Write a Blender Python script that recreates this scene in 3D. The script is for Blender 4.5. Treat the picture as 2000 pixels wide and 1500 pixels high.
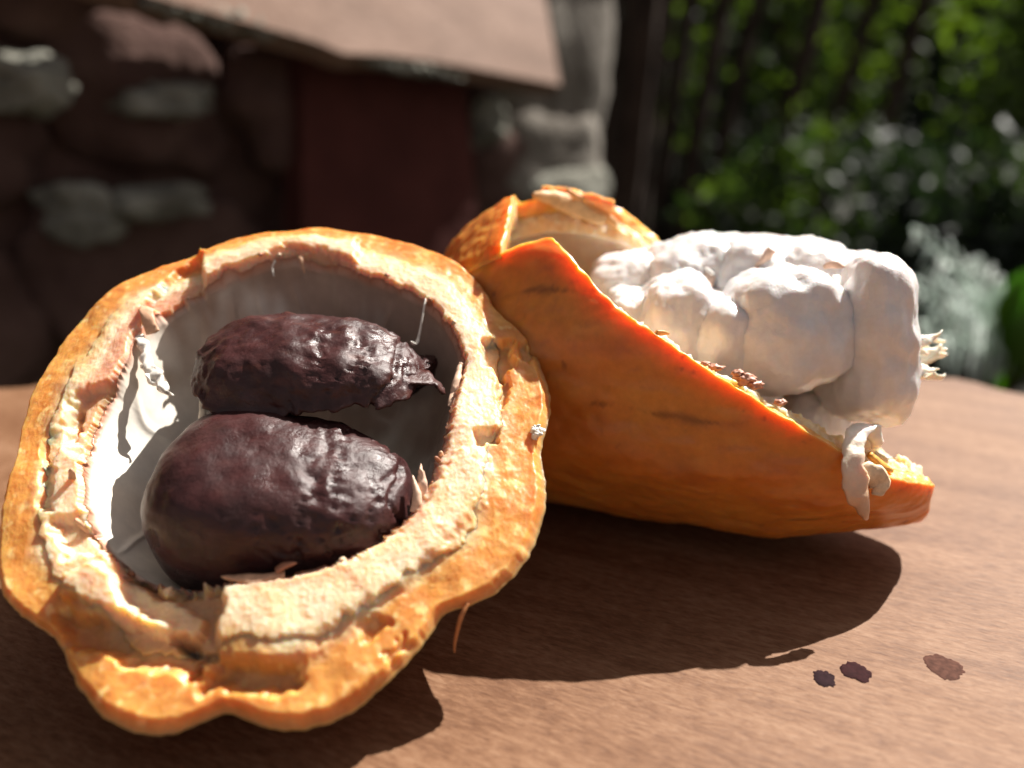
import bpy, bmesh, math, random
import numpy as np
from mathutils import Vector, Matrix

for o in list(bpy.data.objects):
    bpy.data.objects.remove(o, do_unlink=True)
scene = bpy.context.scene
COL = scene.collection
random.seed(7)
RNG = np.random.default_rng(11)

# ------------------------------------------------------------------ camera
CAM_H, PITCH, FPX = 0.100, math.radians(20.0), 1480.0
CAM = np.array([0.0, 0.0, CAM_H])
cam_data = bpy.data.cameras.new('camera')
cam_data.sensor_width = 36.0
cam_data.lens = 36.0 * FPX / 2000.0
cam_data.clip_start = 0.005
cam_data.clip_end = 200.0
cam_data.dof.use_dof = True
cam_data.dof.focus_distance = 0.150
cam_data.dof.aperture_fstop = 6.5
cam = bpy.data.objects.new('camera', cam_data)
cam.location = CAM
cam.rotation_euler = (math.pi / 2 - PITCH, 0, 0)
COL.objects.link(cam)
scene.camera = cam

# ------------------------------------------------------------------ light
SUN = np.array([0.63, 0.585, 1.0]); SUN /= np.linalg.norm(SUN)
world = bpy.data.worlds.new('World')
scene.world = world
world.use_nodes = True
wn = world.node_tree.nodes; wl = world.node_tree.links
wn.clear()
sky = wn.new('ShaderNodeTexSky')
sky.sky_type = 'NISHITA'
sky.sun_disc = False
sky.sun_elevation = math.asin(SUN[2])
sky.sun_rotation = math.atan2(SUN[0], SUN[1])
sky.air_density = 0.7
sky.dust_density = 2.0
sky.ozone_density = 0.6
bgn = wn.new('ShaderNodeBackground')
bgn.inputs['Strength'].default_value = 0.05
won = wn.new('ShaderNodeOutputWorld')
hsv = wn.new('ShaderNodeHueSaturation'); hsv.inputs['Saturation'].default_value = 0.30   # hazy, warm balanced sky
wbl = wn.new('ShaderNodeMixRGB'); wbl.blend_type = 'MULTIPLY'; wbl.inputs[0].default_value = 1.0
wbl.inputs[2].default_value = (1.0, 0.89, 0.82, 1)
wl.new(sky.outputs[0], hsv.inputs['Color']); wl.new(hsv.outputs[0], wbl.inputs[1])
wl.new(wbl.outputs[0], bgn.inputs['Color'])
wl.new(bgn.outputs[0], won.inputs['Surface'])
sun_data = bpy.data.lights.new('sun', 'SUN')
sun_data.energy = 5.0
sun_data.angle = math.radians(0.55)
sun_data.color = (1.0, 0.95, 0.88)
sun = bpy.data.objects.new('sun', sun_data)
sun.rotation_euler = Vector(SUN).to_track_quat('Z', 'Y').to_euler()
sun.location = Vector(SUN) * 3
COL.objects.link(sun)

scene.render.engine = 'CYCLES'
scene.view_settings.view_transform = 'Standard'
scene.view_settings.look = 'None'
scene.view_settings.exposure = 1.18
scene.view_settings.gamma = 1.0

# ------------------------------------------------------------------ helpers
FWD = np.array([0, math.cos(PITCH), -math.sin(PITCH)])
UPV = np.array([0, math.sin(PITCH), math.cos(PITCH)])

def ray(px, py):
    return np.array([(px - 1000) / FPX, 0, 0]) + UPV * ((750 - py) / FPX) + FWD

def at(px, py, t):
    return CAM + ray(px, py) * t

def on_plane(px, py, p0, n):
    d = ray(px, py)
    return CAM + d * (np.dot(p0 - CAM, n) / np.dot(d, n))

def on_table(px, py, z=0.0):
    return on_plane(px, py, np.array([0, 0, z]), np.array([0, 0, 1.0]))

def project(P):
    Q = np.asarray(P, float) - CAM
    d = Q @ FWD
    return 1000 + FPX * Q[..., 0] / d, 750 - FPX * (Q @ UPV) / d

def _hash(ix, iy, iz, seed):
    h = (ix.astype(np.int64) * 374761393 + iy.astype(np.int64) * 668265263 +
         iz.astype(np.int64) * 2147483647 + seed * 974711)
    h = (h ^ (h >> 13)) * 1274126177
    h &= 0xffffffff
    h = (h ^ (h >> 16)) * 2246822519
    h &= 0xffffffff
    return h ^ (h >> 13)

def pnoise(P, seed=0):
    P = np.asarray(P, float)
    i = np.floor(P).astype(np.int64)
    f = P - i
    w = f * f * f * (f * (f * 6 - 15) + 10)
    res = 0
    for cx in (0, 1):
        for cy in (0, 1):
            for cz in (0, 1):
                h = _hash(i[..., 0] + cx, i[..., 1] + cy, i[..., 2] + cz, seed)
                a = (h & 0xffff) / 65535.0 * 2 * np.pi
                zz = ((h >> 16) & 0xffff) / 65535.0 * 2 - 1
                rr = np.sqrt(np.maximum(0, 1 - zz * zz))
                g = (np.cos(a) * rr * (f[..., 0] - cx) + np.sin(a) * rr * (f[..., 1] - cy) + zz * (f[..., 2] - cz))
                ww = (w[..., 0] if cx else 1 - w[..., 0]) * (w[..., 1] if cy else 1 - w[..., 1]) * (w[..., 2] if cz else 1 - w[..., 2])
                res = res + g * ww
    return res * 1.5

def fbm(P, octv=4, seed=0, gain=0.5):
    s = 0; a = 1.0; P = np.asarray(P, float)
    for k in range(octv):
        s = s + a * pnoise(P * (2.03 ** k), seed + k * 17)
        a *= gain
    return s

def sstep(a, b, x):
    t = np.clip((x - a) / (b - a), 0, 1)
    return t * t * (3 - 2 * t)

def lerp(a, b, t):
    t = np.asarray(t)[..., None]
    return np.asarray(a) * (1 - t) + np.asarray(b) * t

def poly_sdf(U, V, poly):
    """signed distance, positive inside"""
    poly = np.asarray(poly, float)
    d = np.full(U.shape, 1e9); inside = np.zeros(U.shape, bool)
    n = len(poly)
    for k in range(n):
        a = poly[k]; b = poly[(k + 1) % n]
        e = b - a
        px = U - a[0]; py = V - a[1]
        t = np.clip((px * e[0] + py * e[1]) / (e @ e + 1e-20), 0, 1)
        d = np.minimum(d, np.hypot(px - t * e[0], py - t * e[1]))
        c = ((a[1] > V) != (b[1] > V)) & (U < (b[0] - a[0]) * (V - a[1]) / (b[1] - a[1] + 1e-20) + a[0])
        inside ^= c
    return np.where(inside, d, -d)

def mesh_obj(name, verts, faces, mat, parent=None, cols=None, smooth=True, closed=True):
    me = bpy.data.meshes.new(name)
    verts = np.asarray(verts, float)
    if closed:
        fl = [f for f in (faces if isinstance(faces, list) else faces.tolist())]
        q = np.array([(f[0], f[i], f[i + 1]) for f in fl for i in range(1, min(len(f), 4) - 1)])
        w = verts - verts.mean(0)
        if np.einsum('ij,ij->i', w[q[:, 0]], np.cross(w[q[:, 1]], w[q[:, 2]])).sum() < 0:
            fl = [f[::-1] for f in fl]
        faces = fl
    me.from_pydata(verts.tolist(), [], faces if isinstance(faces, list) else faces.tolist())
    if smooth:
        me.polygons.foreach_set('use_smooth', np.ones(len(me.polygons), bool))
    if cols is not None:
        at_ = me.attributes.new('Col', 'FLOAT_COLOR', 'POINT')
        c4 = np.ones((len(verts), 4), np.float32); c4[:, :3] = cols
        at_.data.foreach_set('color', c4.ravel())
    me.materials.append(mat)
    me.update()
    o = bpy.data.objects.new(name, me)
    COL.objects.link(o)
    if parent is not None:
        o.parent = parent
        o.matrix_parent_inverse = parent.matrix_world.inverted() if False else Matrix.Translation(-Vector(parent.location))
    return o

def grid_faces(rows, cols, wrap_c=True, wrap_r=False, flip=False):
    R = rows if wrap_r else rows - 1
    C = cols if wrap_c else cols - 1
    r = np.arange(R)[:, None]; c = np.arange(C)[None, :]
    r2 = (r + 1) % rows; c2 = (c + 1) % cols
    f = np.stack([r * cols + c + 0 * r2, r * cols + c2, r2 * cols + c2, r2 * cols + c + 0 * c2], -1).reshape(-1, 4)
    return f[:, ::-1] if flip else f

def empty(name, loc, label, cat, group=None):
    o = bpy.data.objects.new(name, None)
    o.location = Vector(loc)
    o.empty_display_size = 0.02
    o['label'] = label; o['category'] = cat
    if group: o['group'] = group
    COL.objects.link(o)
    return o

def tag(o, label, cat, group=None):
    o['label'] = label; o['category'] = cat
    if group: o['group'] = group
    return o

def ico(sub):
    bm = bmesh.new()
    bmesh.ops.create_icosphere(bm, subdivisions=sub, radius=1.0)
    bm.verts.ensure_lookup_table()
    v = np.array([x.co[:] for x in bm.verts])
    f = [[q.index for q in p.verts] for p in bm.faces]
    bm.free()
    return v, f

ICO = {k: ico(k) for k in (2, 3, 4, 5, 6)}

def spline(pts, n):
    pts = np.asarray(pts, float)
    m = len(pts)
    t = np.linspace(0, m - 1, n)
    i = np.clip(np.floor(t).astype(int), 0, m - 2); f = (t - i)[:, None]
    p0 = pts[np.maximum(i - 1, 0)]; p1 = pts[i]; p2 = pts[i + 1]; p3 = pts[np.minimum(i + 2, m - 1)]
    return 0.5 * ((2 * p1) + (-p0 + p2) * f + (2 * p0 - 5 * p1 + 4 * p2 - p3) * f * f + (-p0 + 3 * p1 - 3 * p2 + p3) * f ** 3)

def strand(name, pts, widths, thick, mat, parent=None, n=28, side=None, ragged=0.0, seed=0, col=None, twist=0.0, ns=10):
    """a flat tapering strip with thickness that follows pts"""
    P = spline(pts, n)
    W = np.interp(np.linspace(0, 1, n), np.linspace(0, 1, len(widths)), widths)
    T = np.gradient(P, axis=0); T /= np.linalg.norm(T, axis=1)[:, None] + 1e-12
    s = np.array(side if side is not None else (1, 0, 0.2), float)
    S = s - (T @ s)[:, None] * T; S /= np.linalg.norm(S, axis=1)[:, None] + 1e-12
    N = np.cross(T, S)
    if twist:
        a = np.linspace(0, twist, n)[:, None]
        S, N = S * np.cos(a) + N * np.sin(a), N * np.cos(a) - S * np.sin(a)
    rows = []
    for k in range(ns):
        a = 2 * np.pi * k / ns
        rows.append(P + S * (np.cos(a) * W)[:, None] + N * (np.sin(a) * np.minimum(W, thick))[:, None])
    V = np.stack(rows, 1)
    if ragged:
        V = V + ragged * np.stack([fbm(V * 350 + 9.1 * q, 3, seed + q) for q in range(3)], -1)
    F = grid_faces(n, ns).tolist()
    F.append(list(range(ns))[::-1]); F.append([(n - 1) * ns + k for k in range(ns)])
    V = V.reshape(-1, 3)
    cols = None
    if col is not None:
        c = np.asarray(col, float)
        if c.ndim == 1: c = np.stack([c, c])
        tt = np.repeat(np.linspace(0, 1, n), ns)
        cols = np.stack([np.interp(tt, np.linspace(0, 1, len(c)), c[:, q]) for q in range(3)], -1)
    return mesh_obj(name, V, F, mat, parent, cols)

# ------------------------------------------------------------------ materials
def new_mat(name):
    m = bpy.data.materials.new(name); m.use_nodes = True
    nt = m.node_tree
    return m, nt, nt.nodes['Principled BSDF']

def N(nt, typ, **kw):
    n = nt.nodes.new(typ)
    for k, v in kw.items():
        if k in n.inputs.keys(): n.inputs[k].default_value = v
        else: setattr(n, k, v)
    return n

def ramp(nt, stops):
    r = nt.nodes.new('ShaderNodeValToRGB')
    e = r.color_ramp.elements
    while len(e) < len(stops): e.new(0.5)
    for q, (p, c) in zip(e, stops):
        q.position = p
        q.color = (*c, 1) if len(c) == 3 else c
    return r

def col_mat(name, rough=0.5, noise_scale=900.0, noise_amt=0.25, bump=0.3, bump_scale=1200.0, bump_dist=0.0003,
            sss=0.0, sss_radius=(1, .4, .15), sss_scale=0.003, spec=0.5, coat=0.0, rough_var=0.0, base=None, stretch=None):
    """vertex colour x fine noise, with fine relief"""
    m, nt, b = new_mat(name)
    tc = N(nt, 'ShaderNodeTexCoord')
    src = tc.outputs['Object']
    if stretch is not None:
        mp = N(nt, 'ShaderNodeMapping'); mp.inputs['Scale'].default_value = stretch
        nt.links.new(src, mp.inputs['Vector']); src = mp.outputs['Vector']
    if base is None:
        at_ = N(nt, 'ShaderNodeAttribute', attribute_name='Col'); c = at_.outputs['Color']
    else:
        rgb = N(nt, 'ShaderNodeRGB'); rgb.outputs[0].default_value = (*base, 1); c = rgb.outputs[0]
    nz = N(nt, 'ShaderNodeTexNoise', Scale=noise_scale, Detail=5.0, Roughness=0.6)
    nt.links.new(src, nz.inputs['Vector'])
    mr = N(nt, 'ShaderNodeMapRange'); mr.inputs['From Min'].default_value = 0.3; mr.inputs['From Max'].default_value = 0.7
    mr.inputs['To Min'].default_value = 1 - noise_amt; mr.inputs['To Max'].default_value = 1 + noise_amt * 0.6
    nt.links.new(nz.outputs['Fac'], mr.inputs['Value'])
    mx = N(nt, 'ShaderNodeVectorMath', operation='SCALE')
    nt.links.new(c, mx.inputs[0]); nt.links.new(mr.outputs[0], mx.inputs['Scale'])
    nt.links.new(mx.outputs[0], b.inputs['Base Color'])
    b.inputs['Roughness'].default_value = rough
    b.inputs['Specular IOR Level'].default_value = spec
    if rough_var:
        m2 = N(nt, 'ShaderNodeMapRange'); m2.inputs['To Min'].default_value = rough - rough_var; m2.inputs['To Max'].default_value = rough + rough_var
        n3 = N(nt, 'ShaderNodeTexNoise', Scale=noise_scale * 0.4, Detail=3.0)
        nt.links.new(src, n3.inputs['Vector'])
        m2.inputs['From Min'].default_value = 0.35; m2.inputs['From Max'].default_value = 0.65
        nt.links.new(n3.outputs['Fac'], m2.inputs['Value']); nt.links.new(m2.outputs[0], b.inputs['Roughness'])
    if bump:
        bn = N(nt, 'ShaderNodeTexNoise', Scale=bump_scale, Detail=6.0, Roughness=0.65)
        nt.links.new(src, bn.inputs['Vector'])
        bp = N(nt, 'ShaderNodeBump', Strength=bump, Distance=bump_dist)
        nt.links.new(bn.outputs['Fac'], bp.inputs['Height'])
        nt.links.new(bp.outputs[0], b.inputs['Normal'])
    if sss:
        b.inputs['Subsurface Weight'].default_value = sss
        b.inputs['Subsurface Radius'].default_value = sss_radius
        b.inputs['Subsurface Scale'].default_value = sss_scale
    if coat:
        b.inputs['Coat Weight'].default_value = coat
        b.inputs['Coat Roughness'].default_value = 0.15
    return m

M_rind = col_mat('pod_rind', 0.42, 500, 0.14, 0.25, 1500, 0.00025, sss=0.75, sss_radius=(1, .36, .08), sss_scale=0.005, rough_var=0.1)
M_flesh = col_mat('pod_flesh', 0.42, 1100, 0.10, 0.3, 1500, 0.0003, sss=0.9, sss_radius=(1, .55, .25), sss_scale=0.0045)
M_shell = col_mat('shell_rind', 0.40, 500, 0.10, 0.25, 1500, 0.0002, sss=0.85, sss_radius=(1, .40, .09), sss_scale=0.008, rough_var=0.1)
M_shellin = col_mat('shell_flesh', 0.5, 1100, 0.12, 0.4, 1500, 0.0003, sss=0.9, sss_radius=(1, .6, .3), sss_scale=0.008)
M_lining = col_mat('pod_lining', 0.30, 300, 0.10, 0.15, 500, 0.0004)
M_pulp = col_mat('white_pulp', 0.34, 700, 0.05, 0.5, 900, 0.0004, coat=0.45, sss=0.4, sss_radius=(1, .5, .3), sss_scale=0.0018)
M_lump = col_mat('cacao_paste', 0.37, 500, 0.3, 0.6, 1300, 0.0003, spec=0.42, rough_var=0.13)
M_strand = col_mat('fibre', 0.5, 900, 0.2, 0.3, 1500, 0.0002)

# ------------------------------------------------------------------ tabletop
def wood_mat(name, cdark, cmid, clight, ang, grain=1.0, rough=0.5, bump=0.35):
    m, nt, b = new_mat(name)
    tc = N(nt, 'ShaderNodeTexCoord')
    mp = N(nt, 'ShaderNodeMapping'); mp.inputs['Rotation'].default_value = (0, 0, ang)
    nt.links.new(tc.outputs['Object'], mp.inputs['Vector'])
    def stretched(sx, sy, sz, scale, detail=6, rough_=0.6, dist=0.0):
        q = N(nt, 'ShaderNodeMapping'); q.inputs['Scale'].default_value = (sx, sy, sz)
        nt.links.new(mp.outputs[0], q.inputs['Vector'])
        n = N(nt, 'ShaderNodeTexNoise', Scale=scale, Detail=detail, Roughness=rough_, Distortion=dist)
        nt.links.new(q.outputs[0], n.inputs['Vector'])
        return n
    band = stretched(0.13, 1, 1, 85 * grain, 4, 0.6, 0.9)       # broad figure
    fine = stretched(0.28, 1, 1, 950 * grain, 5, 0.7, 0.3)      # short fibres
    blot = stretched(0.6, 1, 1, 22 * grain, 3, 0.5, 0.3)
    pore = stretched(0.30, 1, 1, 1100 * grain, 3, 0.6, 0.0)
    mixv = N(nt, 'ShaderNodeMath', operation='MULTIPLY_ADD'); mixv.inputs[1].default_value = 0.30
    nt.links.new(band.outputs['Fac'], mixv.inputs[0])
    m2 = N(nt, 'ShaderNodeMath', operation='MULTIPLY_ADD'); m2.inputs[1].default_value = 0.44
    nt.links.new(fine.outputs['Fac'], m2.inputs[0])
    m3 = N(nt, 'ShaderNodeMath', operation='MULTIPLY'); m3.inputs[1].default_value = 0.24
    nt.links.new(blot.outputs['Fac'], m3.inputs[0])
    nt.links.new(m3.outputs[0], m2.inputs[2]); nt.links.new(m2.outputs[0], mixv.inputs[2])
    r = ramp(nt, [(0.41, cdark), (0.50, cmid), (0.59, clight)])
    nt.links.new(mixv.outputs[0], r.inputs[0])
    pr = ramp(nt, [(0.34, (0.74, 0.68, 0.65)), (0.46, (1, 1, 1))])
    nt.links.new(pore.outputs['Fac'], pr.inputs[0])
    mul = N(nt, 'ShaderNodeMixRGB', blend_type='MULTIPLY', Fac=0.7)
    nt.links.new(r.outputs[0], mul.inputs[1]); nt.links.new(pr.outputs[0], mul.inputs[2])
    nt.links.new(mul.outputs[0], b.inputs['Base Color'])
    b.inputs['Specular IOR Level'].default_value = 0.22
    rr = N(nt, 'ShaderNodeMapRange'); rr.inputs['To Min'].default_value = rough - 0.1; rr.inputs['To Max'].default_value = rough + 0.12
    nt.links.new(blot.outputs['Fac'], rr.inputs['Value']); nt.links.new(rr.outputs[0], b.inputs['Roughness'])
    bp = N(nt, 'ShaderNodeBump', Strength=bump, Distance=0.0004)
    ad = N(nt, 'ShaderNodeMath', operation='ADD')
    nt.links.new(fine.outputs['Fac'], ad.inputs[0]); nt.links.new(pore.outputs['Fac'], ad.inputs[1])
    nt.links.new(ad.outputs[0], bp.inputs['Height']); nt.links.new(bp.outputs[0], b.inputs['Normal'])
    return m

M_table = wood_mat('table_wood', (0.118, 0.053, 0.025), (0.178, 0.090, 0.047), (0.235, 0.134, 0.078), math.radians(24), rough=0.60)

def build_table():
    t = empty('wooden_table', (0, 0.05, -0.48), 'reddish brown wooden table with worn live edge under the cacao pods', 'table')
    # far edge traced from the photograph, the rest continues out of frame
    far = [on_table(x, y) for x, y in ((-400, 765), (0, 756), (90, 749), (400, 742), (800, 738), (1200, 734), (1600, 731), (1840, 735), (1900, 742), (2000, 765))]
    out = [(p[0], p[1]) for p in far] + [(0.235, 0.24), (0.27, 0.16), (0.285, 0.05), (0.28, -0.10), (0.25, -0.20), (-0.36, -0.20), (-0.40, 0.0), (-0.40, 0.20)]
    out = spline(np.array([(a, b, 0) for a, b in out + [out[0]]]), 260)[:-1, :2]
    out += 0.0012 * np.stack([fbm(np.c_[out * 40, out[:, :1] * 0], 3, 5), fbm(np.c_[out * 40, out[:, :1] * 0], 3, 8)], -1)
    n = len(out)
    c = out.mean(0)
    rings = []
    for s, z in ((0.0, 0.0), (0.5, 0.0), (0.9, 0.0), (0.985, 0.0), (0.992, -0.0008), (0.997, -0.0025), (1.0, -0.006), (1.0, -0.03), (0.99, -0.036), (0.0, -0.036)):
        q = c + (out - c) * s
        rings.append(np.c_[q, np.full(n, z)])
    V = np.stack(rings, 0).reshape(-1, 3)
    mesh_obj('table_top', V, grid_faces(len(rings), n, flip=True), M_table, t, smooth=False)
    for (x, y) in ((-0.32, -0.14), (0.2, -0.14), (-0.3, 0.17), (0.16, 0.19)):
        prof = [(0.0, -0.0359), (0.024, -0.0359), (0.023, -0.15), (0.019, -0.35), (0.017, -0.478), (0.0, -0.48)]
        k = 16
        V = np.array([[(x + r * math.cos(2 * math.pi * i / k), y + r * math.sin(2 * math.pi * i / k), z) for i in range(k)] for r, z in prof])
        mesh_obj('leg', V.reshape(-1, 3), grid_faces(len(prof), k), M_table, t)
build_table()

# ------------------------------------------------------------------ left pod half: an open cup
TILT = math.radians(34)
CN = np.array([0, -math.sin(TILT), math.cos(TILT)])
CU = np.array([1.0, 0, 0]); CV = np.array([0, math.cos(TILT), math.sin(TILT)])
CP = at(310, 1422, 0.1165)                       # lowest point of the broken rim, just above the table
CC = on_plane(545, 890, CP, CN)                  # centre of the opening

def cup_uv(px, py):
    q = on_plane(px, py, CP, CN) - CC
    return np.array([q @ CU, q @ CV])

def cup_w(U, V, W):
    return CC + U[..., None] * CU + V[..., None] * CV + W[..., None] * CN

OUT = [(640,440),(700,450),(760,459),(800,470),(860,490),(900,512),(940,550),(960,588),(985,615),(1010,635),(1035,660),(1050,700),(1065,740),(1072,780),(1068,810),(1058,840),(1051,870),(1053,890),(1060,930),(1062,975),(1050,1020),(1030,1070),(1000,1110),(960,1145),(920,1165),(870,1180),(850,1193),(843,1215),(815,1250),(770,1300),(730,1335),(680,1375),(640,1395),(600,1408),(550,1412),(510,1405),(470,1390),(440,1376),(410,1385),(370,1402),(330,1418),(290,1422),(240,1412),(200,1390),(165,1355),(140,1320),(125,1285),(115,1258),(100,1235),(75,1215),(40,1195),(15,1170),(0,1150),(-12,1110),(-15,1060),(-8,1000),(5,950),(25,890),(32,840),(45,790),(60,750),(90,700),(130,640),(180,590),(240,545),(300,520),(340,505),(385,491),(400,482),(440,465),(500,452),(560,447),(610,441)]
INN = [(580,500),(640,515),(700,535),(760,555),(820,580),(850,605),(880,640),(900,690),(905,715),(890,760),(880,800),(870,850),(850,910),(835,950),(815,975),(790,1020),(740,1065),(680,1095),(600,1115),(520,1130),(445,1137),(380,1145),(320,1145),(270,1125),(235,1098),(200,1070),(180,1030),(170,980),(165,930),(165,880),(175,820),(200,775),(230,740),(255,700),(265,660),(290,625),(320,605),(380,575),(440,540),(500,520),(540,508)]

def polar(poly, th, smooth=0):
    q = np.array([cup_uv(x, y) for x, y in poly])
    a = np.arctan2(q[:, 1], q[:, 0]); r = np.hypot(q[:, 0], q[:, 1])
    i = np.argsort(a); a = a[i]; r = r[i]
    R = np.interp(th, np.r_[a[-3:] - 2 * np.pi, a, a[:3] + 2 * np.pi], np.r_[r[-3:], r, r[:3]])
    if smooth:
        k = np.exp(-0.5 * (np.arange(-3 * smooth, 3 * smooth + 1) / smooth) ** 2); k /= k.sum()
        R = np.convolve(np.r_[R[-3 * smooth:], R, R[:3 * smooth]], k, 'valid')
    return R

CUP_FEATURES = [  # (polygon in photo pixels, height in mm, edge softness in mm)
    ([(430,1150),(560,1128),(700,1098),(800,1030),(850,940),(905,880),(950,900),(935,990),(880,1060),(800,1130),(720,1190),(650,1235),(600,1292),(510,1302),(425,1285),(418,1220)], 1.1, 0.9),
    ([(235,1105),(320,1150),(440,1142),(428,1215),(420,1285),(380,1300),(340,1245),(250,1180)], -4.0, 0.8),
    ([(135,1130),(200,1105),(300,1158),(395,1205),(400,1245),(300,1228),(200,1192),(130,1165)], 2.3, 0.5),
    ([(108,1195),(210,1205),(330,1238),(395,1265),(390,1310),(300,1300),(220,1275),(125,1250)], -3.0, 0.9),
    ([(425,1290),(590,1300),(575,1340),(480,1345),(400,1340)], -2.4, 0.9),
    ([(945,668),(1000,660),(1008,712),(975,735),(948,715)], -2.6, 0.4),
    ([(1015,672),(1045,668),(1048,690),(1020,698)], -1.6, 0.4),
    ([(925,845),(965,840),(970,862),(930,868)], -1.8, 0.3),
    ([(975,730),(990,735),(985,800),(972,795)], -1.2, 0.3),
    ([(150,770),(235,745),(225,830),(185,900),(140,880),(135,810)], -2.6, 1.0),
    ([(80,860),(150,800),(150,840),(110,880),(105,1000),(80,990)], -1.5, 0.5),
    ([(105,1020),(150,1010),(205,1075),(190,1095),(130,1085)], -1.8, 0.6),
    ([(390,488),(560,470),(700,470),(700,520),(560,495),(470,530),(400,555)], 1.3, 0.5),
    ([(345,520),(395,500),(400,560),(320,615),(285,600)], -1.9, 0.5),
    ([(560,490),(640,500),(660,520),(600,512)], -1.5, 0.3),
    ([(700,1215),(740,1195),(760,1215),(715,1250)], -1.0, 0.4),
    ([(745,1270),(790,1240),(800,1255),(760,1300)], -0.9, 0.3),
]

def build_cup():
    root = empty('cacao_pod_half', (CC[0], CC[1] + 0.02, 0.0), 'broken open cacao pod cup with thick ragged rim holding two dark brown lumps', 'cacao pod')
    n = 1000
    th = np.linspace(-np.pi, np.pi, n, endpoint=False)
    Ro = polar(OUT, th, 3) * 1.012; Ri = polar(INN, th, 3)
    cs = np.c_[np.cos(th), np.sin(th), th * 0]
    Ris = polar(INN, th, 14)
    Ri = Ri + 0.0007 * fbm(cs * 14, 4, 3) + 0.0004 * fbm(cs * 60, 3, 31)
    Ro = Ro + 0.00025 * fbm(cs * 20, 3, 4)
    sb = 0.50 + 0.10 * fbm(cs * 3.2, 3, 21) + 0.035 * fbm(cs * 18, 3, 22)
    sb = np.clip(sb, 0.30, 0.68)
    feats = [(np.array([cup_uv(x, y) for x, y in poly]), h * 1e-3, e * 1e-3) for poly, h, e in CUP_FEATURES]

    def height(U, V, S):
        P = np.stack([U, V, 0 * U], -1)
        W = -0.0022 * (1 - sstep(0, 0.10, S)) - 0.0005 + 0.0011 * sstep(0.1, 0.8, S)
        wob = 0.0014 * fbm(P * 220, 3, 55)
        for poly, h, e in feats:
            W = W + h * 1.15 * sstep(-e * 1.5, e * 1.5, poly_sdf(U, V, poly) + wob)
        fl = sstep(0.42, 0.62, S)
        W = W + 0.0006 * fbm(P * 80, 2, 12) + 0.00014 * fbm(P * 380, 3, 14)
        # crumbly tissue
        W = W + fl * 0.00012 * (np.abs(fbm(P * 620, 3, 15)) - 0.3) * 1.4
        W = W + 0.00005 * fbm(P * 1500, 2, 16)
        W = W - 0.0012 * sstep(0.93, 1.0, S)
        return W

    def colour(U, V, S, W):
        P = np.stack([U, V, 0 * U], -1)
        S2 = S + 0.11 * fbm(P * 130, 3, 71) + 0.03 * fbm(P * 700, 2, 72)
        n1 = np.clip(0.5 + 0.6 * fbm(P * 150, 4, 73), 0, 1)
        n2 = np.clip(0.5 + 0.7 * fbm(P * 420, 3, 74), 0, 1)
        orange = lerp((0.60, 0.21, 0.042), (0.76, 0.38, 0.10), n1)
        orange = lerp(orange, (0.86, 0.62, 0.26), sstep(0.6, 1.0, n2) * 0.7)
        cream = lerp((0.82, 0.53, 0.30), (0.90, 0.73, 0.52), n1)
        cream = lerp(cream, (0.74, 0.46, 0.20), sstep(0.72, 1.0, n2) * 0.4)
        pink = lerp((0.58, 0.24, 0.14), (0.70, 0.38, 0.25), n2)
        c = lerp(orange, cream, sstep(0.34, 0.68, S2))
        # browned patches around the inner lip
        ang = np.arctan2(V, U)
        aw = 0.86 - 0.22 * np.exp(-((np.mod(ang - 2.95 + np.pi, 2 * np.pi) - np.pi) / 0.55) ** 2) - 0.16 * np.exp(-((ang - 1.9) / 0.6) ** 2)
        c = lerp(c, pink, sstep(aw, aw + 0.10, S2 + 0.05 * fbm(P * 90, 2, 75)) * np.clip(0.55 + 0.6 * fbm(P * 45, 2, 76), 0, 1))
        c = lerp(c, (0.50, 0.17, 0.035), (1 - sstep(0.0, 0.05, S)) * 0.8)
        c = lerp(c, (0.56, 0.20, 0.05), sstep(0.40, 0.85, fbm(P * 75, 4, 77)) * 0.55 * (S < 0.6))
        low = sstep(0.0009, 0.0026, -W)
        return lerp(c, lerp((0.60, 0.26, 0.08), (0.66, 0.36, 0.16), n1), low * 0.6)

    # depth of the bowl: it stands on the table
    def outer(D, rows=50):
        d = np.linspace(0, 1, rows) ** 1.3
        k = (1 - d) ** 0.60
        flute = 1 + 0.0 * d
        rr = k[:, None] * Ro[None, :]
        return rr * np.cos(th), rr * np.sin(th), -(d * D)[:, None] + 0 * rr
    lo, hi = 0.02, 0.08
    for _ in range(30):
        mid = (lo + hi) / 2
        if cup_w(*outer(mid))[..., 2].min() < 0.0002: hi = mid
        else: lo = mid
    D = lo
    U, V, W = outer(D)
    # rind: outside, broken face up to the boundary, hidden inner side
    ms = 62
    S = np.linspace(0, 1, ms)[:, None] * sb[None, :]
    R = Ro[None] + (Ri - Ro)[None] * S
    Ur, Vr = R * np.cos(th), R * np.sin(th)
    Wr = height(Ur, Vr, S)
    W = W + (Wr[0] * (1 - np.linspace(0, 1, W.shape[0])[:, None]) ** 4)
    cr = colour(Ur, Vr, S, Wr)
    Po = cup_w(U, V, W)[::-1]
    P3 = Po.reshape(-1, 3)
    nn = np.clip(0.5 + 0.6 * fbm(P3 * 90, 4, 81), 0, 1)
    co = lerp((0.50, 0.14, 0.022), (0.62, 0.26, 0.05), nn).reshape(Po.shape)
    Di = D - 0.004
    kk = np.linspace(0, 1, 14)[1:]
    Rb = Ro + (Ri - Ro) * sb
    hid = np.stack([cup_w(Rb * (1 - q) ** 0.5 * np.cos(th), Rb * (1 - q) ** 0.5 * np.sin(th), Wr[-1] * (1 - q) - q * Di) for q in kk], 0)
    Pall = np.concatenate([Po, cup_w(Ur, Vr, Wr)[1:], hid], 0)
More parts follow.
